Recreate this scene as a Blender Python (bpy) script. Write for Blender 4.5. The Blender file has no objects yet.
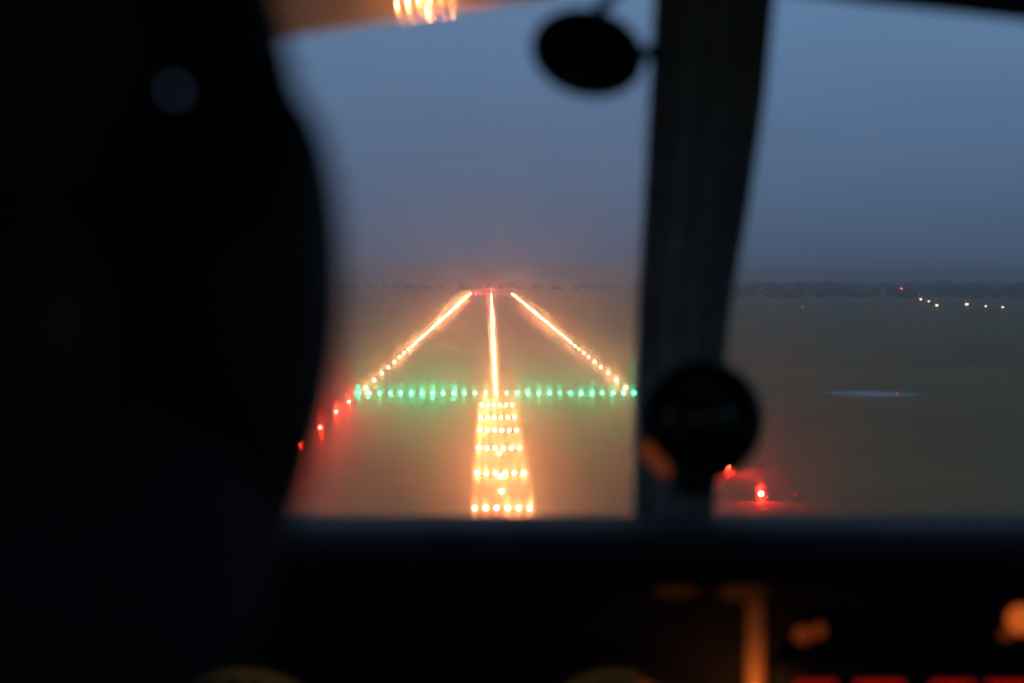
import bpy, bmesh, math, random
from mathutils import Vector, Matrix, Quaternion
random.seed(7)
R = math.radians
S = bpy.context.scene
C = S.collection
F = 50.0 / 22.2 * 1024          # focal length in pixels
CAMH = 20.0

# ------------------------------------------------------------------ camera
cd = bpy.data.cameras.new('camera'); cam = bpy.data.objects.new('camera', cd); C.objects.link(cam)
cd.lens = 50; cd.sensor_width = 22.2; cd.clip_start = 0.02; cd.clip_end = 60000
YAW, PITCH = math.atan((512 - 490.2) / F), math.atan((341.5 - 275.5) / F)
ROT = Matrix.Rotation(-YAW, 4, 'Z') @ Matrix.Rotation(-PITCH, 4, 'X')      # cockpit frame: x right, y ahead, z up
M = Matrix.Translation((0, 0, CAMH)) @ ROT
cam.matrix_world = M @ Matrix.Rotation(R(90), 4, 'X')
cd.dof.use_dof = True; cd.dof.focus_distance = 420; cd.dof.aperture_fstop = 4.4
S.camera = cam

# ------------------------------------------------------------------ materials
def nodes(name):
    m = bpy.data.materials.new(name); m.use_nodes = True
    nt = m.node_tree; nt.nodes.clear()
    out = nt.nodes.new('ShaderNodeOutputMaterial')
    return m, nt, nt.nodes.new, nt.links.new, out

def plain(name, col, rough=0.6, metal=0.0, spec=0.5, vary=0.25, scale=40.0, coat=0.0):
    m, nt, N, L, out = nodes(name)
    b = N('ShaderNodeBsdfPrincipled'); L(b.outputs[0], out.inputs[0])
    b.inputs['Roughness'].default_value = rough; b.inputs['Metallic'].default_value = metal
    b.inputs['Specular IOR Level'].default_value = spec; b.inputs['Coat Weight'].default_value = coat
    tc = N('ShaderNodeTexCoord'); nz = N('ShaderNodeTexNoise'); nz.inputs['Scale'].default_value = scale
    nz.inputs['Detail'].default_value = 5
    L(tc.outputs['Object'], nz.inputs['Vector'])
    cr = N('ShaderNodeValToRGB')
    cr.color_ramp.elements[0].position = 0.3; cr.color_ramp.elements[1].position = 0.7
    cr.color_ramp.elements[0].color = [c * (1 - vary) for c in col] + [1]
    cr.color_ramp.elements[1].color = [c * (1 + vary) for c in col] + [1]
    L(nz.outputs['Fac'], cr.inputs['Fac']); L(cr.outputs['Color'], b.inputs['Base Color'])
    return m

def glow(name, col, strength, vary=0.0):
    m, nt, N, L, out = nodes(name)
    e = N('ShaderNodeEmission'); e.inputs[0].default_value = (*col, 1)
    L(e.outputs[0], out.inputs[0])
    if vary:
        oi = N('ShaderNodeObjectInfo'); mr = N('ShaderNodeMapRange')
        mr.inputs['To Min'].default_value = strength * (1 - vary); mr.inputs['To Max'].default_value = strength * (1 + vary)
        L(oi.outputs['Random'], mr.inputs['Value']); L(mr.outputs[0], e.inputs[1])
    else:
        e.inputs[1].default_value = strength
    return m

BLACK = plain('black_trim', (0.012, 0.012, 0.013), 0.75, spec=0.25)
POSTM = plain('grey_painted_post', (0.55, 0.52, 0.45), 0.5, spec=0.5)
SHIELD = plain('glareshield_vinyl', (0.010, 0.0105, 0.012), 0.65, spec=0.14)
PANELM = plain('instrument_panel_black', (0.012, 0.012, 0.012), 0.7, spec=0.2)
LINER = plain('cabin_liner', (0.025, 0.024, 0.024), 0.85, spec=0.2)
SEATM = plain('seat_cloth', (0.02, 0.02, 0.022), 0.9, spec=0.2)
SKIN = plain('skin', (0.38, 0.22, 0.15), 0.55, vary=0.08)
HAIR = plain('dark_hair', (0.02, 0.014, 0.01), 0.6)
JACKET = plain('dark_jacket', (0.02, 0.021, 0.026), 0.85)
RUBBER = plain('headset_rubber', (0.014, 0.014, 0.015), 0.6, spec=0.3)
BROWN = plain('brown_anodised_panel', (0.24, 0.115, 0.055), 0.03, metal=1.0, vary=0.3, scale=14)
HOUSING = plain('lamp_housing_yellow', (0.25, 0.17, 0.03), 0.6)
STEEL = plain('galvanised_steel', (0.2, 0.2, 0.2), 0.55, metal=0.6)
MIRRORM = plain('dark_mirror_glass', (0.01, 0.01, 0.011), 0.1)
K = 1.0
WARM = (1.0, 0.30, 0.10)
L_EDGE = glow('edge_lamp_glass', WARM, 240 * K, 0.6)
L_EDGE_MID = glow('distant_edge_lamp_glass', WARM, 460 * K, 0.5)
L_CENTRE_MID = glow('distant_centreline_lamp_glass', WARM, 480 * K, 0.4)
L_EDGE_FAR = glow('amber_lamp_glass', (1.0, 0.20, 0.03), 800 * K, 0.3)
L_CENTRE = glow('centreline_lamp_glass', (1.0, 0.30, 0.10), 300 * K, 0.3)
L_CENTRE_FAR = glow('centreline_red_glass', (1.0, 0.12, 0.04), 900 * K, 0.3)
L_APP = glow('approach_lamp_glass', (1.0, 0.30, 0.10), 195 * K, 0.4)
L_GREEN = glow('green_lamp_glass', (0.008, 1.0, 0.34), 160 * K, 0.8)
L_END = glow('red_end_lamp_glass', (1.0, 0.03, 0.05), 1300 * K, 0.3)
L_RED = glow('red_side_lamp_glass', (1.0, 0.016, 0.008), 850 * K, 0.25)
L_RED_GHOST = glow('red_ghost_glow', (1.0, 0.05, 0.03), 0.25)  # glow for ghost reflections of the red lamps in the glass
L_STREET = glow('street_lamp_glass', (1.0, 0.62, 0.38), 3.5, 0.4)
L_MAST = glow('mast_lamp_glass', (1.0, 0.06, 0.10), 6)
L_FAINT = glow('faint_red_lamp_glass', (1.0, 0.10, 0.12), 0.8)
AMBER = glow('amber_indicator_lens', (1.0, 0.17, 0.025), 0.52)
AMBER_LOW = glow('dim_amber_indicator_lens', (1.0, 0.17, 0.03), 0.12)
AMBER_FAINT = glow('faint_amber_indicator_lens', (1.0, 0.22, 0.05), 0.03)
DIAL_GLOW = glow('lit_dial', (1.0, 0.65, 0.2), 0.025)
RED_DISPLAY = glow('red_led_digits', (1.0, 0.015, 0.01), 0.38)
GREEN_DIAL = glow('luminous_green_paint', (0.3, 0.6, 0.12), 0.006)

# ------------------------------------------------------------------ mesh helpers
def add_box(bm, a, b):
    x0, y0, z0 = a; x1, y1, z1 = b
    v = [bm.verts.new(p) for p in ((x0,y0,z0),(x1,y0,z0),(x1,y1,z0),(x0,y1,z0),(x0,y0,z1),(x1,y0,z1),(x1,y1,z1),(x0,y1,z1))]
    for f in ((3,2,1,0),(4,5,6,7),(0,1,5,4),(1,2,6,5),(2,3,7,6),(3,0,4,7)):
        bm.faces.new([v[i] for i in f])

def add_hexa(bm, lo, hi):
    """lo, hi: rings of n points; closed prism between them"""
    n = len(lo)
    a = [bm.verts.new(p) for p in lo]; b = [bm.verts.new(p) for p in hi]
    bm.faces.new(a[::-1]); bm.faces.new(b)
    for i in range(n):
        j = (i + 1) % n
        bm.faces.new((a[i], a[j], b[j], b[i]))

def add_rings(bm, rings, close=True):
    vs = [[bm.verts.new(p) for p in r] for r in rings]
    n = len(rings[0])
    for a, b in zip(vs, vs[1:]):
        for i in range(n):
            j = (i + 1) % n
            bm.faces.new((a[i], a[j], b[j], b[i]))
    if close:
        bm.faces.new(vs[0][::-1]); bm.faces.new(vs[-1])

def frame_of(d):
    d = d.normalized()
    u = d.orthogonal().normalized(); return u, d.cross(u)

def add_tube(bm, pts, rad, n=10, close=True):
    pts = [Vector(p) for p in pts]
    rad = rad if isinstance(rad, (list, tuple)) else [rad] * len(pts)
    rings = []; u = None
    for i, p in enumerate(pts):
        d = (pts[min(i+1, len(pts)-1)] - pts[max(i-1, 0)]).normalized()
        if u is None: u, _ = frame_of(d)
        u = (u - d * u.dot(d)).normalized(); w = d.cross(u)
        rings.append([p + (u * math.cos(2*math.pi*k/n) + w * math.sin(2*math.pi*k/n)) * rad[i] for k in range(n)])
    add_rings(bm, rings, close)

def add_lathe(bm, prof, origin, axis, n=32, sx=1.0, sz=1.0, roll=0.0):
    """prof: (radius, height along axis); axis is the -y or z unit vector"""
    axis = Vector(axis).normalized()
    if abs(axis.y) > 0.9: u, w = Vector((1,0,0)), Vector((0,0,1))
    else: u, w = frame_of(axis)
    c, s = math.cos(roll), math.sin(roll)
    u, w = u*c + w*s, w*c - u*s
    o = Vector(origin)
    rings = [[o + axis*h + (u*math.cos(2*math.pi*k/n)*sx + w*math.sin(2*math.pi*k/n)*sz) * max(r, 1e-5) for k in range(n)] for r, h in prof]
    add_rings(bm, rings)

def add_ball(bm, c, r, n=16, rz=None):
    rx, ry, rzz = r if isinstance(r, (tuple, list)) else (r, r, r)
    res = bmesh.ops.create_uvsphere(bm, u_segments=n, v_segments=max(6, n*2//3), radius=1)
    for v in res['verts']:
        v.co = Vector((v.co.x*rx, v.co.y*ry, v.co.z*rzz)) + Vector(c)

def put(name, bm, mat, parent=None, smooth=False, bevel=0.0, base=None):
    bmesh.ops.recalc_face_normals(bm, faces=bm.faces[:])
    if base is not None:
        for v in bm.verts: v.co -= Vector(base)
    me = bpy.data.meshes.new(name); bm.to_mesh(me); bm.free()
    me.materials.append(mat)
    if smooth:
        for p in me.polygons: p.use_smooth = True
    o = bpy.data.objects.new(name, me); C.objects.link(o)
    if parent is not None: o.parent = parent
    if bevel:
        md = o.modifiers.new('bevel', 'BEVEL'); md.width = bevel; md.segments = 3; md.limit_method = 'ANGLE'
    return o

def tag(o, label=None, cat=None, group=None, kind=None):
    for k, v in (('label', label), ('category', cat), ('group', group), ('kind', kind)):
        if v: o[k] = v
    return o

def inside(name, base, label, cat):
    """an Empty at a thing's base in the cockpit frame"""
    e = bpy.data.objects.new(name, None); C.objects.link(e); e.empty_display_size = 0.05
    e.matrix_world = M @ Matrix.Translation(base)
    tag(e, label, cat); e['_base'] = tuple(base)
    return e

def part(name, bm, mat, root, under=None, **kw):
    return put(name, bm, mat, under or root, base=tuple(root['_base']), **kw)

def P(px, py, d):
    return Vector(((px - 512) / F * d, d, (341.5 - py) / F * d))

ORD = ('first second third fourth fifth sixth seventh eighth ninth tenth eleventh twelfth thirteenth fourteenth fifteenth sixteenth seventeenth '
       'eighteenth nineteenth twentieth').split()

# ------------------------------------------------------------------ sky, sun, air
w = bpy.data.worlds.new('World'); S.world = w; w.use_nodes = True
nt = w.node_tree; nt.nodes.clear(); N, L = nt.nodes.new, nt.links.new
out = N('ShaderNodeOutputWorld'); bg = N('ShaderNodeBackground'); L(bg.outputs[0], out.inputs[0])
sky = N('ShaderNodeTexSky'); sky.sky_type = 'NISHITA'; sky.sun_disc = False
SUN_EL, SUN_ROT = R(2.0), R(200)
sky.sun_elevation = SUN_EL; sky.sun_rotation = SUN_ROT; sky.air_density = 1.6; sky.dust_density = 2.5; sky.ozone_density = 3
tc = N('ShaderNodeTexCoord'); sp = N('ShaderNodeSeparateXYZ'); L(tc.outputs['Generated'], sp.inputs[0])
asin = N('ShaderNodeMath'); asin.operation = 'ARCSINE'; L(sp.outputs['Z'], asin.inputs[0])
nz = N('ShaderNodeTexNoise'); nz.inputs['Scale'].default_value = 5; nz.inputs['Detail'].default_value = 4
mp = N('ShaderNodeMapping'); mp.inputs['Scale'].default_value = (1, 1, 4); L(tc.outputs['Generated'], mp.inputs[0]); L(mp.outputs[0], nz.inputs['Vector'])
wob = N('ShaderNodeMath'); wob.operation = 'MULTIPLY_ADD'; wob.inputs[1].default_value = 0.05
L(nz.outputs['Fac'], wob.inputs[0])
sub = N('ShaderNodeMath'); sub.operation = 'SUBTRACT'; sub.inputs[1].default_value = 0.025; L(asin.outputs[0], sub.inputs[0]); L(sub.outputs[0], wob.inputs[2])
cr = N('ShaderNodeValToRGB'); L(wob.outputs[0], cr.inputs['Fac'])
e = cr.color_ramp.elements
e[0].position = 0.0; e[0].color = (0.066, 0.106, 0.185, 1)
e[1].position = 1.0; e[1].color = (0.10, 0.16, 0.26, 1)
for p, c in ((0.03, (0.078, 0.134, 0.234)), (0.07, (0.100, 0.180, 0.320)), (0.12, (0.118, 0.226, 0.395)), (0.3, (0.12, 0.215, 0.36))):
    q = e.new(p); q.color = (*c, 1)
mul = N('ShaderNodeVectorMath'); mul.operation = 'SCALE'; mul.inputs['Scale'].default_value = 1.0; L(sky.outputs[0], mul.inputs[0])
mx = N('ShaderNodeMix'); mx.data_type = 'RGBA'; mx.inputs['Factor'].default_value = 0.93      # thick dusk overcast covers the clear sky
dv = N('ShaderNodeVectorMath'); dv.operation = 'SCALE'; dv.inputs['Scale'].default_value = 10.0; L(cr.outputs['Color'], dv.inputs[0])
L(mul.outputs[0], mx.inputs['A']); L(dv.outputs[0], mx.inputs['B'])
L(mx.outputs['Result'], bg.inputs[0]); bg.inputs[1].default_value = 0.1

sl = bpy.data.lights.new('sun', 'SUN'); sl.energy = 0.03; sl.angle = R(40); sl.color = (1, 0.9, 0.8)
so = bpy.data.objects.new('sun', sl); C.objects.link(so)
so.rotation_euler = (R(75), 0, R(180) - SUN_ROT)

m, nt, N, L, out = nodes('evening_haze')
pv = N('ShaderNodeVolumePrincipled'); L(pv.outputs[0], out.inputs['Volume'])
pv.inputs['Color'].default_value = (0.68, 0.68, 0.69, 1); pv.inputs['Density'].default_value = 0.00034; pv.inputs['Anisotropy'].default_value = 0.35
bm = bmesh.new(); add_box(bm, (-9000, -200, -1.5), (9000, 20000, 34))
tag(put('haze', bm, m), kind='stuff')

# ------------------------------------------------------------------ ground
m, nt, N, L, out = nodes('airfield_grass')
b = N('ShaderNodeBsdfPrincipled'); L(b.outputs[0], out.inputs[0]); b.inputs['Roughness'].default_value = 0.95
b.inputs['Specular IOR Level'].default_value = 0.1
tc = N('ShaderNodeTexCoord')
n1 = N('ShaderNodeTexNoise'); n1.inputs['Scale'].default_value = 0.012; n1.inputs['Detail'].default_value = 8; n1.inputs['Roughness'].default_value = 0.65
n2 = N('ShaderNodeTexNoise'); n2.inputs['Scale'].default_value = 0.5; n2.inputs['Detail'].default_value = 6
L(tc.outputs['Object'], n1.inputs['Vector']); L(tc.outputs['Object'], n2.inputs['Vector'])
ad = N('ShaderNodeMath'); ad.operation = 'MULTIPLY_ADD'; ad.inputs[1].default_value = 0.35; L(n2.outputs['Fac'], ad.inputs[0]); L(n1.outputs['Fac'], ad.inputs[2])
cr = N('ShaderNodeValToRGB'); L(ad.outputs[0], cr.inputs['Fac'])
e = cr.color_ramp.elements; e[0].position = 0.45; e[0].color = (0.145, 0.096, 0.034, 1); e[1].position = 0.9; e[1].color = (0.275, 0.185, 0.060, 1)
q = e.new(0.66); q.color = (0.21, 0.148, 0.046, 1)
L(cr.outputs['Color'], b.inputs['Base Color'])
bm = bmesh.new(); add_box(bm, (-12000, -400, -0.5), (12000, 24000, 0))
GRASS = m
tag(put('ground', bm, m), kind='structure')

ASPH = plain('asphalt', (0.05, 0.05, 0.052), 0.8, scale=0.3)
PAINT = plain('worn_runway_paint', (0.16, 0.16, 0.155), 0.7, vary=0.4, scale=0.8)
bm = bmesh.new(); add_box(bm, (-22.6, 385, -0.2), (24.6, 2440, 0.02)); tag(put('runway', bm, ASPH), kind='structure')
bm = bmesh.new()
for k in range(30):
    add_box(bm, (0.75, 470 + k*60, 0.0), (1.25, 500 + k*60, 0.026))
for s in (-1, 1):
    add_box(bm, (1 + s*22.0 - 0.45, 392, 0.0), (1 + s*22.0 + 0.45, 2430, 0.026))
tag(put('runway_markings', bm, PAINT), kind='structure')

# shallow flood water on the grass
WATER, nt, N, L, out = nodes('flooded_grass')
tc = N('ShaderNodeTexCoord'); mp = N('ShaderNodeMapping'); mp.inputs['Scale'].default_value = (.12, .25, 1); nz = N('ShaderNodeTexNoise'); nz.inputs['Detail'].default_value = 7; nz.inputs['Scale'].default_value = 1.4
L(tc.outputs['Object'], mp.inputs[0]); L(mp.outputs[0], nz.inputs['Vector'])
cr = N('ShaderNodeValToRGB'); cr.color_ramp.elements[0].position = .30; cr.color_ramp.elements[1].position = .55; L(nz.outputs['Fac'], cr.inputs[0])
wb = N('ShaderNodeBsdfPrincipled'); wb.inputs['Base Color'].default_value = (.02, .022, .026, 1); wb.inputs['Roughness'].default_value = .1
gb = N('ShaderNodeBsdfPrincipled'); gb.inputs['Base Color'].default_value = (.18, .14, .055, 1); gb.inputs['Roughness'].default_value = .95
m2 = N('ShaderNodeMapping'); m2.vector_type = 'POINT'; m2.inputs['Location'].default_value = (-64.6/9.5, -389/14, 0); m2.inputs['Scale'].default_value = (1/9.5, 1/14, 0)
ln = N('ShaderNodeVectorMath'); ln.operation = 'LENGTH'; L(tc.outputs['Object'], m2.inputs[0]); L(m2.outputs[0], ln.inputs[0])
mr = N('ShaderNodeMapRange'); mr.inputs[1].default_value = 1.0; mr.inputs[2].default_value = 0.25; mr.inputs[3].default_value = 0; mr.inputs[4].default_value = 1; L(ln.outputs['Value'], mr.inputs[0])
mm = N('ShaderNodeMath'); mm.operation = 'MULTIPLY'; L(cr.outputs[0], mm.inputs[0]); L(mr.outputs[0], mm.inputs[1])
mx = N('ShaderNodeMixShader'); L(mm.outputs[0], mx.inputs[0]); L(gb.outputs[0], mx.inputs[1]); L(wb.outputs[0], mx.inputs[2]); L(mx.outputs[0], out.inputs[0])
bm = bmesh.new()
rim = []
for k in range(40):
    a = 2*math.pi*k/40
    r = 1 + 0.10*math.sin(3*a+1) + 0.06*math.sin(5*a)
    rim.append(Vector((64.6 + 8.6*r*math.cos(a), 389 + 12.5*r*math.sin(a), 0.012)))
bm.faces.new([bm.verts.new(p) for p in rim])
tag(put('water', bm, WATER), kind='structure')

# distant wood
WOOD = plain('distant_foliage', (0.05, 0.06, 0.04), 0.95, spec=0.1, vary=0.4, scale=0.05)
bm = bmesh.new()
for k in range(1300):
    if k < 520: x = random.uniform(-1500, 1900); y = 3400 + random.uniform(-150, 350) + 0.1*abs(x)
    else:
        y = 3300 - 1300*random.random()**1.7; x = random.uniform(0.09, 0.32)*y*random.choice((1, 1, -1))
    r = random.uniform(4, 10)*random.choice((.6, 1, 1.15))
    res = bmesh.ops.create_icosphere(bm, subdivisions=1, radius=1)
    for v in res['verts']:
        v.co = Vector((v.co.x*r*random.uniform(.8,1.3) + x, v.co.y*r + y, (v.co.z+0.8)*r*0.62*random.uniform(.85,1.2)))
tag(put('distant_wood', bm, WOOD), kind='stuff', label='long dark wood along the horizon beyond the airfield', cat='wood')

# ------------------------------------------------------------------ airfield lamps
def ground_at(px, py, h=0.0):
    """a point at height h seen at this pixel, in world x, y"""
    y = F * (CAMH - h) / (py - 275.5)
    return (px - 490.2) * y / F, y

def lamp_meshes(name, lens_mat, r, stalk):
    bm = bmesh.new()
    add_lathe(bm, [(r*0.9, 0), (r*0.9, 0.03), (0.035, 0.05), (0.035, stalk)], (0,0,0), (0,0,1), 10)
    add_lathe(bm, [(r*0.75, 0.14), (r*1.08, 0.04), (r*1.08, -0.05), (r*1.0, -0.05), (r*0.98, -0.005), (0.02, 0.0)], (0, 0, stalk + r), (0, 1, 0), 12)
    body = put(name, bm, HOUSING)
    bm = bmesh.new()
    add_lathe(bm, [(r*0.97, 0.0), (r*0.75, -r*0.28), (r*0.35, -r*0.42), (0.0, -r*0.45)], (0, 0, stalk + r), (0, 1, 0), 8)
    lens = put('lens', bm, lens_mat, body)
    return body, lens

PROTO = {}
def lamp(name, lens_mat, x, y, label, cat, group=None, r=0.16, stalk=0.25, z=0.0, parent=None):
    key = (name, lens_mat.name, r, stalk)
    if key not in PROTO:
        b, l = lamp_meshes(name, lens_mat, r, stalk); PROTO[key] = (b.data, l.data)
        bpy.data.objects.remove(l); bpy.data.objects.remove(b)
    bd, ld = PROTO[key]
    b = bpy.data.objects.new(name, bd); C.objects.link(b)
    l = bpy.data.objects.new('lens', ld); C.objects.link(l); l.parent = b
    b.location = (x, y, z)
    if parent is not None: b.parent = parent
    else: tag(b, label, cat, group)
    return b

D_T, D_E, CX = 384.5, 2427.0, 0.95
# green threshold bar
for k in range(27):
    x = -22.0 + k * 46.0 / 26
    s = ORD[k] if k < 14 else ORD[26 - k]
    side = 'left' if k < 14 else 'right'
    lb = f'green threshold lamp, {s} from the {side} end of the long bar' if k not in (0, 26) else f'green threshold lamp at the {side} end of the long bar'
    lamp('threshold_light', L_GREEN, x, D_T + random.uniform(-.3, .3), lb, 'runway light', 'green lamps across the runway threshold', r=0.24, stalk=0.15)
# runway edges and centreline
for side, xs in (('left', CX - 22.6), ('right', CX + 22.6)):
    y = D_T + 16; k = 0
    while y < D_E - 10:
        far = y > 1790
        if k < 16: lb = f'warm white runway edge lamp, {ORD[k]} beyond the green bar, {side} line'
        elif far: lb = f'amber edge lamp near the far end of the {side} runway line'
        else: lb = f'small warm white edge lamp in the crowded middle of the {side} runway line'
        lamp('runway_edge_light', L_EDGE_FAR if far else (L_EDGE_MID if y > 900 else L_EDGE), xs, y, lb, 'runway light', f'edge lamps of the {side} runway line', r=0.26)
        y += 30; k += 1
y = D_T + 12; k = 0
while y < D_E - 20:
    far = y > D_E - 500
    if k < 10: lb = f'warm white centreline lamp, {ORD[k]} beyond the green bar'
    elif far: lb = 'reddish centreline lamp near the far end of the runway'
    else: lb = 'small warm white centreline lamp in the middle stretch of the runway'
    lamp('centreline_light', L_CENTRE_FAR if far else (L_CENTRE_MID if y > 900 else L_CENTRE), CX, y, lb, 'runway light', 'centreline lamps of the runway', r=0.18, stalk=0.06)
    y += 15 if y < 900 else 30; k += 1
for k in range(9):
    nm = 'at the left end' if k == 0 else 'at the right end' if k == 8 else ('in the middle' if k == 4 else f'{ORD[k] if k < 4 else ORD[8-k]} from the {"left" if k < 4 else "right"}')
    lamp('runway_end_light', L_END, CX - 21 + k*5.3, D_E, f'tiny red lamp {nm} of the far runway end bar', 'runway light', 'red lamps across the far runway end', r=0.3)

# approach light bars
def approach_bar(yd, label):
    yd *= 0.973
    e = bpy.data.objects.new('approach_light_bar', None); C.objects.link(e); e.location = (CX + 0.05, yd, 0)
    tag(e, label, 'light bar', 'white light bars before the threshold')
    bm = bmesh.new(); add_box(bm, (-2.7, -0.05, 0.18), (2.7, 0.05, 0.26)); put('crossbar', bm, STEEL, e)
    for x in (-2.0, 0.0, 2.0):
        bm = bmesh.new(); add_tube(bm, [(x, 0, -0.1), (x, 0, 0.18)], 0.04, 8); put('leg', bm, STEEL, e)
    for x in (-2.3, -1.38, -.46, .46, 1.38, 2.3):
        lamp('lamp', L_APP, x, 0, None, None, r=0.23, stalk=0.06, z=0.26, parent=e)
bars = [(198, 'nearest white light bar, just above the dark glareshield edge'),
        (233, 'second white light bar up from the dark glareshield edge'),
        (267, 'third white light bar up from the dark glareshield edge'),
        (297.5, 'third white light bar down from the green threshold bar'),
        (325, 'second white light bar down from the green threshold bar'),
        (356, 'white light bar closest to the green threshold bar')]
for yd, lb in bars: approach_bar(yd, lb)
for yd, lb in ((208, 'bright single approach lamp just beyond the nearest white light bar'),
               (223, 'bright single approach lamp just before the second nearest white light bar'),
               (252, 'bright single approach lamp just before the third nearest white light bar')):
    lamp('approach_strobe', L_APP, CX + 0.05, yd, lb, 'approach light', 'single lamps between the white light bars', r=0.22, stalk=0.3)

# red side rows
for (px, py), lb in zip(((300, 445), (320, 428), (336, 412), (349, 402)),
        ('lowest of the four red lamps beside the dark headset', 'second lowest red lamp beside the dark headset',
         'third lowest red lamp beside the dark headset', 'topmost red lamp, closest to the left end of the green bar')):
    x, yy = ground_at(px, py, 0.6)
    lamp('side_row_light', L_RED, x, yy, lb, 'approach light', 'red side row lamps', r=0.25, stalk=0.4)
for (px, py), mt, lb in (((729, 467), L_RED, 'bright red lamp touching the lower edge of the compass'),
                         ((762, 495), L_RED, 'brightest red lamp, low in the pane past the compass'),
                         ((763, 469), L_RED_GHOST, 'dim red ghost reflection beside the red lamp at the compass'),  # this and the next: added fixtures standing for reflections in the pane
                         ((796, 495), L_RED_GHOST, 'dim red ghost reflection beyond the brightest red lamp')):
    x, yy = ground_at(px, py, 0.6)
    lamp('side_row_light', mt, x, yy, lb, 'approach light', 'red side row lamps', r=0.25, stalk=0.4)
x, yy = ground_at(898, 394, 0.5)
lamp('marker_light', L_FAINT, x, yy, 'faint red marker lamp in the pale patch of water', 'marker light', r=0.2, stalk=0.3)

# distant lamps
def street_lamp(px, py, h, label, mat=L_STREET, name='street_lamp', cat='street lamp', group='street lamps beyond the airfield', r=0.8):
    x, yy = ground_at(px, py, h)
    bm = bmesh.new(); add_tube(bm, [(0,0,-.3), (0,0,h*.6), (0,0,h*.96), (0,-.3,h), (0,-1.0,h+.1)], [.12,.1,.08,.06,.05], 8)
    o = put(name, bm, STEEL); o.location = (x, yy, 0); tag(o, label, cat, group)
    bm = bmesh.new(); add_ball(bm, (0, -1.3, h+.1), (r*.8, r, r*.55), 10); put('lamp_head', bm, mat, o)
    return o
street_lamp(921, 299.5, 8, 'warm street lamp left of the bright cluster on the horizon')
street_lamp(929, 301.5, 8, 'warm street lamp in the middle of the horizon cluster')
street_lamp(937, 305.5, 8, 'warm street lamp low at the right of the horizon cluster')
street_lamp(967, 304.5, 8, 'brightest single street lamp, right of the horizon cluster', r=1.0)
street_lamp(986, 306.5, 8, 'dimmer street lamp, second from the right on the horizon', r=.6)
street_lamp(1003, 307.5, 8, 'dimmest street lamp, farthest right on the horizon', r=.55)
def mast(px, py, h, label, mat, r, name='obstruction_light_mast'):
    x, yy = ground_at(px, py, h)
    bm = bmesh.new()
    for dx, dy in ((-.5,-.3), (.5,-.3), (0,.5)):
        add_tube(bm, [(dx, dy, -.3), (dx*.25, dy*.25, h)], .06, 6)
    for k in range(1, 8):
        z = h*k/8; s = 1 - .75*k/8
        q = [Vector((-.5*s, -.3*s, z)), Vector((.5*s, -.3*s, z)), Vector((0, .5*s, z))]
        for i in range(3): add_tube(bm, [q[i], q[(i+1) % 3]], .03, 5)
    o = put(name, bm, STEEL); o.location = (x, yy, 0); tag(o, label, 'mast', 'masts with red lamps beyond the airfield')
    bm = bmesh.new(); add_ball(bm, (0, 0, h + r), (r, r, r), 10); put('lamp', bm, mat, o)
mast(902, 289.5, 12, 'tall mast with a bright red lamp above the street lamps', L_MAST, .55)
mast(803, 308, 5, 'low mast with a faint red lamp, nearest the windscreen post', L_FAINT, .45)
mast(859, 299, 7, 'mast with a very faint red lamp between the other two masts', L_FAINT, .35)

# ------------------------------------------------------------------ aircraft cabin
cab = inside('aircraft_cabin', P(650, 341.5, 1.3) + Vector((0, 0, -1.1)), 'dark cabin of a light aircraft around the windscreen', 'aircraft cabin')

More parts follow.
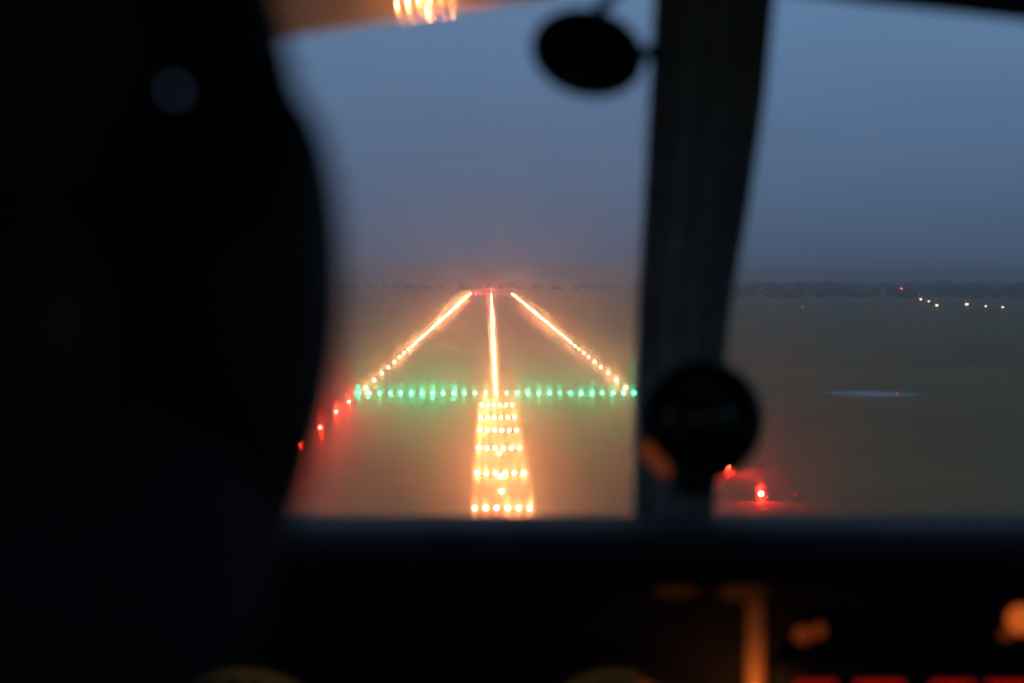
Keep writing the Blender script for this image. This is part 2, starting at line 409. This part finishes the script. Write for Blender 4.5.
def pane_d(py): return 1.20 + (py + 120) / 645 * 0.54
def mist(name, density, g, wide):
    m, nt, N, L, out = nodes(name)
    v = N('ShaderNodeVolumeScatter'); v.inputs['Color'].default_value = (1, .96, .92, 1); v.inputs['Density'].default_value = density
    v.inputs['Anisotropy'].default_value = g
    v2 = N('ShaderNodeVolumeScatter'); v2.inputs['Color'].default_value = (1, .96, .92, 1); v2.inputs['Density'].default_value = wide
    v2.inputs['Anisotropy'].default_value = .92
    ad = N('ShaderNodeAddShader'); L(v.outputs[0], ad.inputs[0]); L(v2.outputs[0], ad.inputs[1]); L(ad.outputs[0], out.inputs['Volume'])
    return m
def streak_refractor(name, ripple, side, coarse):
    """added strips outside the glass; fine ripples smear lamp light, mostly up and down"""
    m, nt, N, L, out = nodes(name)
    tc = N('ShaderNodeTexCoord'); geo = N('ShaderNodeNewGeometry'); seed = [0]
    def noise_product(n):
        prod = None
        for _ in range(n):
            seed[0] += 1; k = seed[0]
            ad = N('ShaderNodeVectorMath'); ad.operation = 'MULTIPLY_ADD'; ad.inputs[1].default_value = (7919.0, 6007.0, 9311.0); ad.inputs[2].default_value = (3.7*k, 1.3*k, 5.1*k)
            L(tc.outputs['Object'], ad.inputs[0])
            wn = N('ShaderNodeTexWhiteNoise'); wn.noise_dimensions = '3D'; L(ad.outputs[0], wn.inputs['Vector'])
            c = N('ShaderNodeMath'); c.operation = 'MULTIPLY_ADD'; c.inputs[1].default_value = 2; c.inputs[2].default_value = -1; L(wn.outputs['Value'], c.inputs[0])
            if prod is None: prod = c
            else:
                q = N('ShaderNodeMath'); q.operation = 'MULTIPLY'; L(prod.outputs[0], q.inputs[0]); L(c.outputs[0], q.inputs[1]); prod = q
        return prod.outputs[0]
    cmb = N('ShaderNodeCombineXYZ')
    am = N('ShaderNodeMath'); am.operation = 'MULTIPLY'; am.inputs[1].default_value = side; L(noise_product(2), am.inputs[0]); L(am.outputs[0], cmb.inputs['X'])
    gt = N('ShaderNodeMath'); gt.operation = 'GREATER_THAN'; gt.inputs[1].default_value = 0.62; L(noise_product(1), gt.inputs[0])   # some ripples are coarse
    amp = N('ShaderNodeMath'); amp.operation = 'MULTIPLY_ADD'; amp.inputs[1].default_value = coarse; amp.inputs[2].default_value = ripple; L(gt.outputs[0], amp.inputs[0])
    am = N('ShaderNodeMath'); am.operation = 'MULTIPLY'; L(noise_product(2), am.inputs[0]); L(amp.outputs[0], am.inputs[1]); L(am.outputs[0], cmb.inputs['Z'])
    vt = N('ShaderNodeVectorTransform'); vt.vector_type = 'VECTOR'; vt.convert_from = 'OBJECT'; vt.convert_to = 'WORLD'; L(cmb.outputs[0], vt.inputs[0])
    sm = N('ShaderNodeVectorMath'); sm.operation = 'ADD'; L(geo.outputs['Normal'], sm.inputs[0]); L(vt.outputs[0], sm.inputs[1])
    nm = N('ShaderNodeVectorMath'); nm.operation = 'NORMALIZE'; L(sm.outputs[0], nm.inputs[0])
    r = N('ShaderNodeBsdfRefraction'); r.inputs['IOR'].default_value = 1.33; r.inputs['Roughness'].default_value = 0
    L(nm.outputs[0], r.inputs['Normal']); L(r.outputs[0], out.inputs[0])
    return m
def windscreen(xt0, xt1, xb0, xb1, mat, smat, cover, label):
    t, th = -120, 0.004
    y0, y1 = -120, 524
    A, B = pane_d(y0), pane_d(y1)
    lo = [P(xt0, y0, A), P(xt1, y0, A), P(xb1, y1, B), P(xb0, y1, B)]
    nrm = (lo[1]-lo[0]).cross(lo[2]-lo[0]).normalized()
    if nrm.y < 0: nrm = -nrm
    bm = bmesh.new(); add_hexa(bm, lo, [p + nrm*th for p in lo]); o = part('windscreen_pane', bm, mat, cab)
    o['label'] = label
    bm = bmesh.new(); width = (lo[1]-lo[0]).length; n = int(width / 0.003)
    for k in range(n):
        u = (k + .5 + random.uniform(-.3, .3)) / n; wv = 0.003*cover*random.uniform(.6, 1.4) / width / 2
        drift = random.uniform(-.004, .004)
        seg = 8; rings_ = []
        for j in range(seg+1):
            s = j/seg; uu = u + drift*s + .012*math.sin(s*2.2)
            a_, b_ = [lo[0].lerp(lo[1], q).lerp(lo[3].lerp(lo[2], q), s) + nrm*(th + .0002) for q in (min(max(uu - wv, 0), .999), min(max(uu + wv, .001), 1))]
            rings_.append([a_, b_, b_ + nrm*.0003, a_ + nrm*.0003])
        add_rings(bm, rings_)
    part('streak_strips', bm, smat, cab, under=o)  # added to draw each lamp out into an upright streak
SM = streak_refractor('streak_strip_glass', .0105, .0042, .06)
SMR = streak_refractor('fine_streak_strip_glass', .006, .003, .01)
windscreen(-420, 716, -420, 676, mist('misted_glass', 40, 0.983, 16), SM, .26, 'misted pane over the runway, the lamp glow smeared up and down in it')
windscreen(716, 1500, 676, 1500, mist('clear_glass', 12, 0.975, 3), SMR, .16, 'cleaner pane past the post, dusk sky and fields through it')

# centre post
bm = bmesh.new()
rows = []
for y, xl, xr in ((-110, 662, 788), (0, 654, 776), (100, 649, 766), (200, 644, 751), (300, 638, 733), (400, 636, 722), (528, 634, 714)):
    d = pane_d(y) - 0.055
    a, b_ = P(xl, y, d), P(xr, y, d)
    wv = (b_ - a)
    rows.append([a + Vector((0, .012, 0)), a, a + wv*.28, a + wv*.36 - Vector((0, .008, 0)), a + wv*.56 - Vector((0, .008, 0)), a + wv*.64, b_, b_ + Vector((0, .012, 0)), b_ + Vector((-.012, .045, 0)), a + Vector((.012, .045, 0))])
add_rings(bm, rows); part('centre_post', bm, POSTM, cab, bevel=0.002)

# glareshield
bm = bmesh.new()
prof = [(1.80, 515), (1.62, 517), (1.45, 522), (1.36, 527)]
xs = [-0.62, -0.3, 0.0, 0.11, 0.4, 0.8]
rings = []
for x in xs:
    r = [Vector((x, d, (341.5 - y)/F*d)) for d, y in prof]
    zl = r[-1].z
    r += [Vector((x, 1.335, zl - .004)), Vector((x, 1.325, zl - .016)), Vector((x, 1.34, zl - .034)), Vector((x, 1.80, zl - .08))]
    rings.append(r)
add_rings(bm, rings); part('glareshield', bm, SHIELD, cab, smooth=True)

# dark varnished header panel whose underside mirrors the lamps ahead
da, db = P(443, 258, 1).normalized(), P(700, 258 - 257*40/260, 1).normalized()
nrm = da.cross(db).normalized()
if nrm.z < 0: nrm = -nrm
p1 = P(150, 58.5, 1.22)
def on_plane(px, py):
    v = P(px, py, 1); return v * (p1.dot(nrm) / v.dot(nrm))
p2 = on_plane(560, -4.6)
back = (P(443, 258, 1) * -0.6)
bm = bmesh.new(); add_hexa(bm, [p1, p2, p2 + back, p1 + back], [q + nrm*.025 for q in (p1, p2, p2 + back, p1 + back)])
part('header_panel', bm, BROWN, cab)['label'] = 'brown glossy header panel mirroring orange lamps'
# upper frame over the clean pane
bm = bmesh.new()
q = [P(780, -16, 1.2), P(880, -3, 1.2), P(960, 5, 1.2), P(1030, 13, 1.2), P(1250, 50, 1.2), P(1600, 130, 1.2)]
add_rings(bm, [[p, p + Vector((0, .03, 0)), p + Vector((0, .03, .06)), p + Vector((0, 0, .06))] for p in q]); part('windscreen_frame', bm, BLACK, cab, bevel=.003)

# cabin shell
x0, x1, zr, zf = -0.50, 0.72, 0.21, -1.05
def shell(name, a, b, mat=LINER):
    bm = bmesh.new(); add_box(bm, a, b); return part(name, bm, mat, cab, bevel=.004)
shell('roof', (x0, -1.2, zr), (x1, 0.6, zr + .03))
shell('roof', (x0, 0.603, zr - .01), (x1, 1.12, zr + .02))
shell('floor', (x0, -1.2, zf - .03), (x1, 1.9, zf), SEATM)
shell('rear_bulkhead', (x0, -1.23, zf), (x1, -1.203, -.12))
for s, xx in (('l', x0), ('r', x1)):
    o = xx - .033 if s == 'l' else xx + .003
    shell('side_wall', (o, -1.2, zf), (o + .03, 1.8, -.16))
    shell('side_rail', (o, -1.2, .14), (o + .03, 1.15, zr - .003))
    shell('door_pillar', (o, .10, -.157), (o + .03, .20, .137))
    shell('door_pillar', (o, -1.2, -.157), (o + .03, -.55, .137))
    bm = bmesh.new(); add_tube(bm, [(o + .015, 1.13, .17), (o + .015, 1.72, -.16)], .022, 10); part('windscreen_pillar', bm, LINER, cab, smooth=True)

# instrument panel
pn = inside('instrument_panel', Vector((0.11, 1.5, -0.62)), 'black instrument panel with dim amber and red lights under the glareshield', 'instrument panel')
bm = bmesh.new(); add_box(bm, (x0 + .01, 1.5, -0.62), (x1 - .01, 1.53, -0.14)); part('panel_board', bm, PANELM, pn, bevel=.003)
def gauge(px, py, r, lit, label=None):
    c = P(px, py, 1.497)
    bm = bmesh.new(); add_lathe(bm, [(r*.82, 0.002), (r*.82, .012), (r*.86, .016), (r, .014), (r*1.03, 0.0)], c, (0, -1, 0), 40)
    g = part('gauge', bm, BLACK, pn, smooth=False)
    bm = bmesh.new(); add_lathe(bm, [(r*.80, .004), (r*.80, .0145), (.0, .0150)], c, (0, -1, 0), 40); part('dial', bm, PANELM, pn, under=g)
    bm = bmesh.new()
    for k in range(24):
        a = 2*math.pi*k/24; l = .82 if k % 3 else .7
        u = Vector((math.sin(a), 0, math.cos(a))); t = Vector((math.cos(a), 0, -math.sin(a)))
        o = c + Vector((0, -.0158, 0))
        bm.faces.new([bm.verts.new(o + u*r*rr*.78 + t*r*.022*sg) for rr, sg in ((l, -1), (l, 1), (.98, 1), (.98, -1))])
    if lit:
        ring = [c + Vector((math.sin(2*math.pi*k/48), 0, math.cos(2*math.pi*k/48)))*r*.79 + Vector((0, -.0158, 0)) for k in range(49)]
        b2 = bmesh.new(); add_tube(b2, ring, r*.035, 8, close=False); part('lit_ring', b2, DIAL_GLOW, pn, under=g, smooth=True)
    part('scale_marks', bm, DIAL_GLOW if lit else AMBER_FAINT, pn, under=g)
    bm = bmesh.new(); o = c + Vector((0, -.0164, 0)); a = random.uniform(-.7, .7)
    u = Vector((math.sin(a), 0, math.cos(a))); t = Vector((math.cos(a), 0, -math.sin(a)))
    add_hexa(bm, [o - u*r*.2 - t*.002, o - u*r*.2 + t*.002, o + u*r*.6], [q - Vector((0, .001, 0)) for q in (o - u*r*.2 - t*.002, o - u*r*.2 + t*.002, o + u*r*.6)])
    part('needle', bm, DIAL_GLOW if lit else AMBER_FAINT, pn, under=g)
    return g
gauge(248, 762, .075, True); gauge(612, 741, .058, True); gauge(430, 790, .045, False)
gauge(122, 765, .045, False)
def lens(px, py, rx, rz, mat, label, d=1.497):
    c = P(px, py, d)
    bm = bmesh.new(); add_lathe(bm, [(1.35, 0.001), (1.35, .004), (1.1, .006), (1.02, .003)], c, (0, -1, 0), 24, rx, rz); g = part('indicator_bezel', bm, BLACK, pn)
    bm = bmesh.new(); add_lathe(bm, [(1.0, .001), (.98, .005), (.6, .008), (0, .009)], c, (0, -1, 0), 24, rx, rz); o = part('indicator_lens', bm, mat, pn, under=g, smooth=True)
    g['label'] = label
lens(818, 630, .004, .005, AMBER_LOW, 'smaller dim amber lamp right beside another dim amber lamp')
lens(802, 634, .0062, .0055, AMBER_LOW, 'dim amber indicator lamp beside the upright amber strip')
lens(1005, 633, .004, .004, AMBER_LOW, 'small dim amber lamp under the bright amber indicator')
lens(1020, 619, .0095, .0095, AMBER, 'bright amber indicator lamp at the panel edge')
lens(645, 688, .0045, .0045, AMBER_LOW, 'small amber lamp on the rim of a lit gauge', 1.48)
lens(675, 590, .014, .003, AMBER_FAINT, 'faint narrow amber indicator under the windscreen post')
lens(742, 592, .015, .005, AMBER_FAINT, 'faint amber indicator above the upright amber strip')
# upright strip lit by a small lamp near its foot
STRIP = plain('tan_trim_strip', (0.55, 0.28, 0.10), 0.5, vary=.1)
bm = bmesh.new(); a, b_ = P(746, 600, 1.49), P(764, 760, 1.49)
add_box(bm, (a.x, 1.488, b_.z), (b_.x, 1.4995, a.z)); part('trim_strip', bm, STRIP, pn, bevel=.002)['label'] = 'upright strip glowing amber from a lamp at its foot'
c = P(754.5, 716, 1.455)
bm = bmesh.new(); add_lathe(bm, [(.004, .0), (.006, .006), (.005, .012), (.001, .016)], c, (0, 0, 1), 14); part('strip_lamp', bm, glow('strip_lamp_bulb', (1, .3, .06), 22), pn)
bm = bmesh.new(); add_tube(bm, [c + Vector((0, .043, -.012)), c + Vector((0, .0, -.012)), c], .0035, 10); part('lamp_arm', bm, BLACK, pn)

# radio with red figures
rd = inside('radio', P(910, 760, 1.49), 'black radio with a row of red lit displays at the panel foot', 'radio')
a, b_ = P(775, 664, 1.475), P(1060, 800, 1.475)
bm = bmesh.new(); add_box(bm, (a.x, 1.475, b_.z), (b_.x, 1.4985, a.z)); part('radio_case', bm, PANELM, rd, bevel=.002)
for xa, xb in ((795, 836), (855, 904), (932, 974), (987, 1028)):
    n = 4; w1 = (xb - xa)/n
    bm = bmesh.new()
    q0, q1 = P(xa - 4, 675, 1.474), P(xb + 4, 715, 1.474)
    add_box(bm, (q0.x, 1.4725, q1.z), (q1.x, 1.4748, q0.z)); win = part('display_window', bm, BLACK, rd)
    bm = bmesh.new()
    for k in range(n):
        l, r_ = xa + k*w1 + 1.2, xa + (k+1)*w1 - 1.2
        segs = {'a': (l, 682, r_, 687), 'g': (l, 692, r_, 695), 'd': (l, 706, r_, 709), 'f': (l, 684, l+2.6, 693), 'b': (r_-2.6, 684, r_, 693), 'e': (l, 694, l+2.6, 707), 'c': (r_-2.6, 694, r_, 707)}
        for s in random.choice(('abgcd', 'afgcd', 'abcdef', 'abgedfc')):
            u0, v0, u1, v1 = segs[s]
            p0, p1_ = P(u0, v0, 1.4715), P(u1, v1, 1.4715)
            bm.faces.new([bm.verts.new(p) for p in ((p0.x, 1.4715, p0.z), (p1_.x, 1.4715, p0.z), (p1_.x, 1.4715, p1_.z), (p0.x, 1.4715, p1_.z))])
    part('red_figures', bm, RED_DISPLAY, rd, under=win)

# compass on the post
cc = P(701, 420, 1.36)
cp = inside('compass', cc + Vector((0, 0, -.036)), 'round black standby compass fixed low on the windscreen post', 'compass')
RC = 63 / F * 1.36
bm = bmesh.new(); add_lathe(bm, [(RC*.5, -.055), (RC*.8, -.05), (RC*.97, -.03), (RC, -.012), (RC*.98, .004), (RC*.90, .008), (RC*.80, .006), (RC*.78, -.004)], cc, (0, -1, 0), 40)
part('housing', bm, RUBBER, cp, smooth=True)
bm = bmesh.new(); add_lathe(bm, [(RC*.78, -.006), (RC*.7, .000), (RC*.4, .004), (0, .0055)], cc, (0, -1, 0), 40); part('glass_face', bm, MIRRORM, cp, smooth=True)
bm = bmesh.new()
for k in range(-5, 6):
    x = k*.0048; h = .006 if k % 2 == 0 else .0035
    add_box(bm, (cc.x + x - .0005, cc.y - .0075, cc.z - h), (cc.x + x + .0005, cc.y - .0068, cc.z + h))
part('compass_card', bm, GREEN_DIAL, cp)
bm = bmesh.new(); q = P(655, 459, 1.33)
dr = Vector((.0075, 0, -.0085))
add_tube(bm, [q - dr*1.1, q - dr*.8, q + dr*.8, q + dr*1.1], [.001, .0042, .0042, .001], 12); part('compass_glint', bm, glow('compass_glint_glow', (1, .2, .05), .10), cp, smooth=True)['label'] = 'small orange glint at the compass rim'  # glowing piece added for a reflected orange light
bm = bmesh.new(); add_box(bm, (cc.x - .012, cc.y + .04, cc.z - RC*1.3), (cc.x + .012, cc.y + .075, cc.z + RC*.6)); part('bracket', bm, BLACK, cp, bevel=.002)

# oval mirror by the post
mc = P(588, 53, 1.16)
mi = inside('oval_mirror', mc + Vector((0, 0, .024)), 'small black oval mirror hanging beside the top of the windscreen post', 'mirror')
rx, rz = 58/F*1.16, 44/F*1.16
bm = bmesh.new(); add_lathe(bm, [(.35, -.020), (.75, -.015), (.96, -.006), (1.0, .0), (.98, .005), (.90, .006), (.88, .003)], mc, (0, -1, 0), 48, rx, rz, R(-15)); part('mirror_shell', bm, RUBBER, mi, smooth=True)
bm = bmesh.new(); add_lathe(bm, [(.88, .0), (.86, .0035), (0, .004)], mc, (0, -1, 0), 48, rx, rz, R(-15)); part('mirror_glass', bm, MIRRORM, mi)
bm = bmesh.new(); add_tube(bm, [mc + Vector((rx*.8, .008, 0)), P(650, 52, 1.165), P(672, 50, 1.18)], .004, 10); part('mirror_arm', bm, RUBBER, mi, smooth=True)
bm = bmesh.new(); add_tube(bm, [mc + Vector((.004, .008, rz*.8)), P(600, 8, 1.165), P(622, -14, 1.17), P(640, -40, 1.18)], [.004, .0035, .003, .003], 10); part('mirror_stem', bm, RUBBER, mi, smooth=True)

# ------------------------------------------------------------------ pilot
HD = 0.55
hc = Vector((-0.163, HD + .01, 0.012))         # middle of the head, between the ears
base = hc + Vector((0, -.02, -.72))
def remeshed(name, bm, mat, voxel, parent=None, smooth_it=6, root_base=None):
    me = bpy.data.meshes.new(name); 
    bmesh.ops.recalc_face_normals(bm, faces=bm.faces[:])
    for v in bm.verts: v.co -= Vector(root_base)
    bm.to_mesh(me); bm.free(); me.materials.append(mat)
    o = bpy.data.objects.new(name, me); C.objects.link(o)
    a = o.modifiers.new('join', 'REMESH'); a.mode = 'VOXEL'; a.voxel_size = voxel; a.use_smooth_shade = True
    b = o.modifiers.new('soft', 'SMOOTH'); b.factor = .5; b.iterations = smooth_it
    dg = bpy.context.evaluated_depsgraph_get(); ev = o.evaluated_get(dg)
    me2 = bpy.data.meshes.new_from_object(ev); me2.name = name
    o.modifiers.clear(); o.data = me2
    if parent: o.parent = parent
    return o
H = lambda x, y, z: hc + Vector((x, y, z))
bm = bmesh.new()
add_ball(bm, H(0, -.012, .045), (.074, .094, .082), 24)          # skull
add_ball(bm, H(0, .028, -.02), (.062, .066, .085), 20)           # face
add_ball(bm, H(0, .058, -.082), (.032, .030, .026), 14)          # chin
add_ball(bm, H(0, .094, -.018), (.012, .016, .020), 10)          # nose
add_tube(bm, [H(0, .088, .02), H(0, .102, -.02)], [.007, .010], 8)
add_tube(bm, [H(-.022, .083, -.055), H(0, .089, -.054), H(.022, .083, -.055)], [.004, .007, .004], 8)   # lips
for s in (-1, 1):
    add_ball(bm, H(s*.028, .080, .012), (.013, .010, .010), 10)   # eyes
    add_ball(bm, H(s*.030, .082, .030), (.020, .009, .006), 10)   # brows
    add_ball(bm, H(s*.072, -.008, -.002), (.008, .018, .031), 12)  # ears
add_tube(bm, [H(0, -.02, -.03), H(0, -.018, -.09), H(0, -.035, -.15), H(0, -.045, -.19)], [.058, .056, .060, .075], 16)
add_tube(bm, [H(0, -.05, -.17), H(0, -.055, -.25), H(0, -.05, -.40), H(0, -.04, -.55), H(0, -.03, -.66)], [.085, .135, .145, .135, .145], 18)
for s in (-1, 1):
    sh, el, wr = H(s*.185, -.045, -.225), H(s*.235, .05, -.48), H(s*.15, .33, -.42)
    add_tube(bm, [H(s*.05, -.05, -.20), sh, sh.lerp(el, .5), el], [.075, .066, .052, .043], 14)
    add_tube(bm, [el, el.lerp(wr, .35), wr], [.045, .042, .028], 12)
    palm = wr + Vector((-s*.01, .055, .012))
    add_tube(bm, [wr, wr.lerp(palm, .5), palm], [.027, .034, .034], 12)
    for k in range(4):                                            # fingers curled round the yoke grip
        r0 = palm + Vector((-s*.006, .012, .030 - k*.020)); ln = (.030, .034, .032, .026)[k]
        a1 = r0 + Vector((s*.004, ln, 0)); a2 = a1 + Vector((-s*.022, .014, 0)); a3 = a2 + Vector((-s*.020, -.012, 0))
        add_tube(bm, [r0, a1, a2, a3], [.0095, .009, .0085, .0075], 8)
    th = palm + Vector((-s*.012, -.02, .030)); add_tube(bm, [th, th + Vector((-s*.022, .018, .012)), th + Vector((-s*.036, .045, .008))], [.012, .0105, .009], 8)
    hip, kn, an = H(s*.09, .0, -.66), H(s*.14, .46, -.60), H(s*.13, .72, -.96)
    add_tube(bm, [hip, hip.lerp(kn, .5), kn], [.095, .078, .058], 14)
    add_tube(bm, [kn, kn.lerp(an, .35), an], [.058, .054, .036], 12)
    add_tube(bm, [an + Vector((0, -.03, -.04)), an + Vector((0, .08, -.05)), an + Vector((0, .19, -.065))], [.040, .042, .030], 10)
person = remeshed('person', bm, SKIN, .006, root_base=base, smooth_it=4)
person.matrix_world = M @ Matrix.Translation(base)
tag(person, 'pilot seen from behind as a black silhouette wearing a headset', 'person')
# hair and clothes
bm = bmesh.new(); add_ball(bm, H(0, -.018, .050), (.0822, .096, .084), 28)
for s in (-1, 1): add_ball(bm, H(s*.045, -.045, -.01), (.034, .055, .055), 16)
add_ball(bm, H(0, -.062, -.02), (.055, .045, .060), 18)
for v in bm.verts:
    n = v.co - hc
    if n.y > .045 and n.z < .075: v.co.y = hc.y + .045 + (n.y - .045)*.1
remeshed('hair', bm, HAIR, .005, person, 5, base)
bm = bmesh.new()
add_tube(bm, [H(0, -.045, -.155), H(0, -.05, -.18), H(0, -.055, -.25), H(0, -.05, -.40), H(0, -.04, -.55), H(0, -.03, -.64)], [.082, .098, .148, .158, .148, .155], 20)
for s in (-1, 1):
    sh, el, wr = H(s*.185, -.045, -.225), H(s*.235, .05, -.48), H(s*.15, .33, -.42)
    add_tube(bm, [H(s*.05, -.05, -.20), sh, sh.lerp(el, .5), el], [.086, .077, .063, .055], 14)
    add_tube(bm, [el, el.lerp(wr, .35), el.lerp(wr, .95)], [.057, .053, .040], 12)
add_ball(bm, H(0, -.03, -.060), (.110, .100, .062), 24)      # turned up collar
add_tube(bm, [H(0, -.03, -.06), H(0, -.035, -.12), H(0, -.045, -.17)], [.094, .090, .094], 20)
remeshed('jacket', bm, JACKET, .007, person, 4, base)
bm = bmesh.new()
for s in (-1, 1):
    hip, kn, an = H(s*.09, .0, -.66), H(s*.14, .46, -.60), H(s*.13, .72, -.96)
    add_tube(bm, [hip, hip.lerp(kn, .5), kn], [.106, .088, .070], 14)
    add_tube(bm, [kn, kn.lerp(an, .35), an.lerp(kn, .05)], [.070, .066, .052], 12)
add_ball(bm, H(0, -.01, -.66), (.16, .13, .10), 18)
remeshed('trousers', bm, SEATM, .008, person, 4, base)

# headset worn by the pilot
hs = inside('headset', hc + Vector((.09, 0, -.05)), 'bulky black aviation headset on the pilot, ear cup turned to the cabin', 'headset')
for s in (-1, 1):
    c = H(s*.098, .0, -.008)
    bm = bmesh.new(); add_ball(bm, c, (.024, .046, .062), 28)
    for v in bm.verts:
        n = v.co - c
        if n.z > 0:                                              # squarer towards the top
            q = Vector((n.x/.024, n.y/.046, n.z/.062)); ql = (abs(q.x)**2.7 + abs(q.y)**2.7 + abs(q.z)**2.7)**(1/2.7)
            n = Vector((n.x/ql, n.y/ql, n.z/ql)); v.co = c + n
        else: n.x *= 1 + .28*n.z/.062
        v.co.x = c.x + s*min(s*n.x, .0235)
    cup = part('ear_cup', bm, RUBBER, hs, smooth=True)
    bm = bmesh.new(); c2 = H(s*.0775, 0, -.004)
    rr = [c2 + Vector((0, math.cos(a)*.034, math.sin(a)*.042)) for a in [2*math.pi*k/24 for k in range(25)]]
    add_tube(bm, rr, .011, 10, close=False); part('ear_seal', bm, RUBBER, hs, under=cup, smooth=True)
bm = bmesh.new(); rings = []
for k in range(33):
    a = math.pi*k/32
    cx_, cz_ = math.cos(a), math.sin(a)
    rx_, rz_ = .0975, .140
    o = H(cx_*rx_, -.005, .03 + cz_*rz_ - (.02 if k in (0, 32) else 0)); u = Vector((cx_*rz_, 0, cz_*rx_)).normalized()
    t = .0095 + .003*math.sin(a)
    rings.append([o - u*t + Vector((0, -.016, 0)), o + u*t + Vector((0, -.013, 0)), o + u*t + Vector((0, .013, 0)), o - u*t + Vector((0, .016, 0))])
add_rings(bm, rings); band = part('headband', bm, RUBBER, hs, smooth=False, bevel=.003)
bm = bmesh.new(); rings = []
for k in range(41):
    a = R(9) + (math.pi - R(18))*k/40
    cx_, cz_ = math.cos(a), math.sin(a)
    o = H(cx_*.0975, -.005, .03 + cz_*.140); u = Vector((cx_*.14, 0, cz_*.0975)).normalized()
    i0, i1 = .011, .024 if 0 < k < 40 else .016
    rings.append([o - u*i1 + Vector((0, -.020, 0)), o - u*i0 + Vector((0, -.022, 0)), o - u*i0 + Vector((0, .022, 0)), o - u*i1 + Vector((0, .020, 0))])
add_rings(bm, rings); part('headband_pad', bm, RUBBER, hs, under=band, smooth=True)
for s in (-1, 1):
    bm = bmesh.new(); add_tube(bm, [H(s*.096, 0, .085), H(s*.0985, 0, .066), H(s*.1035, 0, .046), H(s*.109, 0, .03)], [.005, .0085, .0085, .006], 12); part('stirrup', bm, RUBBER, hs, under=band, smooth=True)
bm = bmesh.new(); add_tube(bm, [H(-.105, .03, -.04), H(-.11, .08, -.07), H(-.07, .125, -.075), H(-.02, .118, -.062)], .004, 8); bo = part('microphone_boom', bm, RUBBER, hs, smooth=True)
bm = bmesh.new(); add_ball(bm, H(-.012, .116, -.060), (.016, .010, .011), 12); part('microphone', bm, RUBBER, hs, under=bo, smooth=True)

# seat under the pilot
st = inside('pilot_seat', hc + Vector((0, .05, -1.06)), 'dark cloth pilot seat mostly hidden behind the pilot', 'seat')
bm = bmesh.new(); add_box(bm, H(-.24, -.12, -.88), H(.24, .40, -.77)); part('seat_cushion', bm, SEATM, st, bevel=.03)
bm = bmesh.new(); add_hexa(bm, [H(-.22, -.20, -.80), H(.22, -.20, -.80), H(.22, -.29, -.80), H(-.22, -.29, -.80)], [H(-.19, -.22, -.22), H(.19, -.22, -.22), H(.19, -.29, -.22), H(-.19, -.29, -.22)]); part('backrest', bm, SEATM, st, bevel=.03)
bm = bmesh.new(); add_box(bm, H(-.20, -.15, -1.06), H(.20, .35, -.885)); part('seat_base', bm, BLACK, st, bevel=.01)
# control yoke
yk = inside('control_yoke', hc + Vector((0, .75, -.50)), 'black control yoke in front of the pilot, below the glareshield', 'control yoke')
bm = bmesh.new(); add_tube(bm, [H(0, .90, -.40), H(0, .42, -.41)], .014, 12); part('shaft', bm, BLACK, yk, smooth=True)
bm = bmesh.new(); add_tube(bm, [H(-.145, .40, -.36), H(-.145, .40, -.43), H(-.10, .40, -.47), H(0, .41, -.45), H(.10, .40, -.47), H(.145, .40, -.43), H(.145, .40, -.36)], .015, 12); part('handle', bm, BLACK, yk, smooth=True)

for o in bpy.data.objects:
    if '_base' in o: del o['_base']

# ------------------------------------------------------------------ render settings
S.view_settings.view_transform = 'Standard'; S.view_settings.look = 'None'
S.view_settings.exposure = 0; S.view_settings.gamma = 1
S.render.engine = 'CYCLES'
cy = S.cycles
cy.use_denoising = True; cy.denoiser = 'OPENIMAGEDENOISE'
cy.max_bounces = 6; cy.transparent_max_bounces = 12; cy.volume_bounces = 1
cy.sample_clamp_direct = 0; cy.sample_clamp_indirect = 0
cy.use_light_tree = True
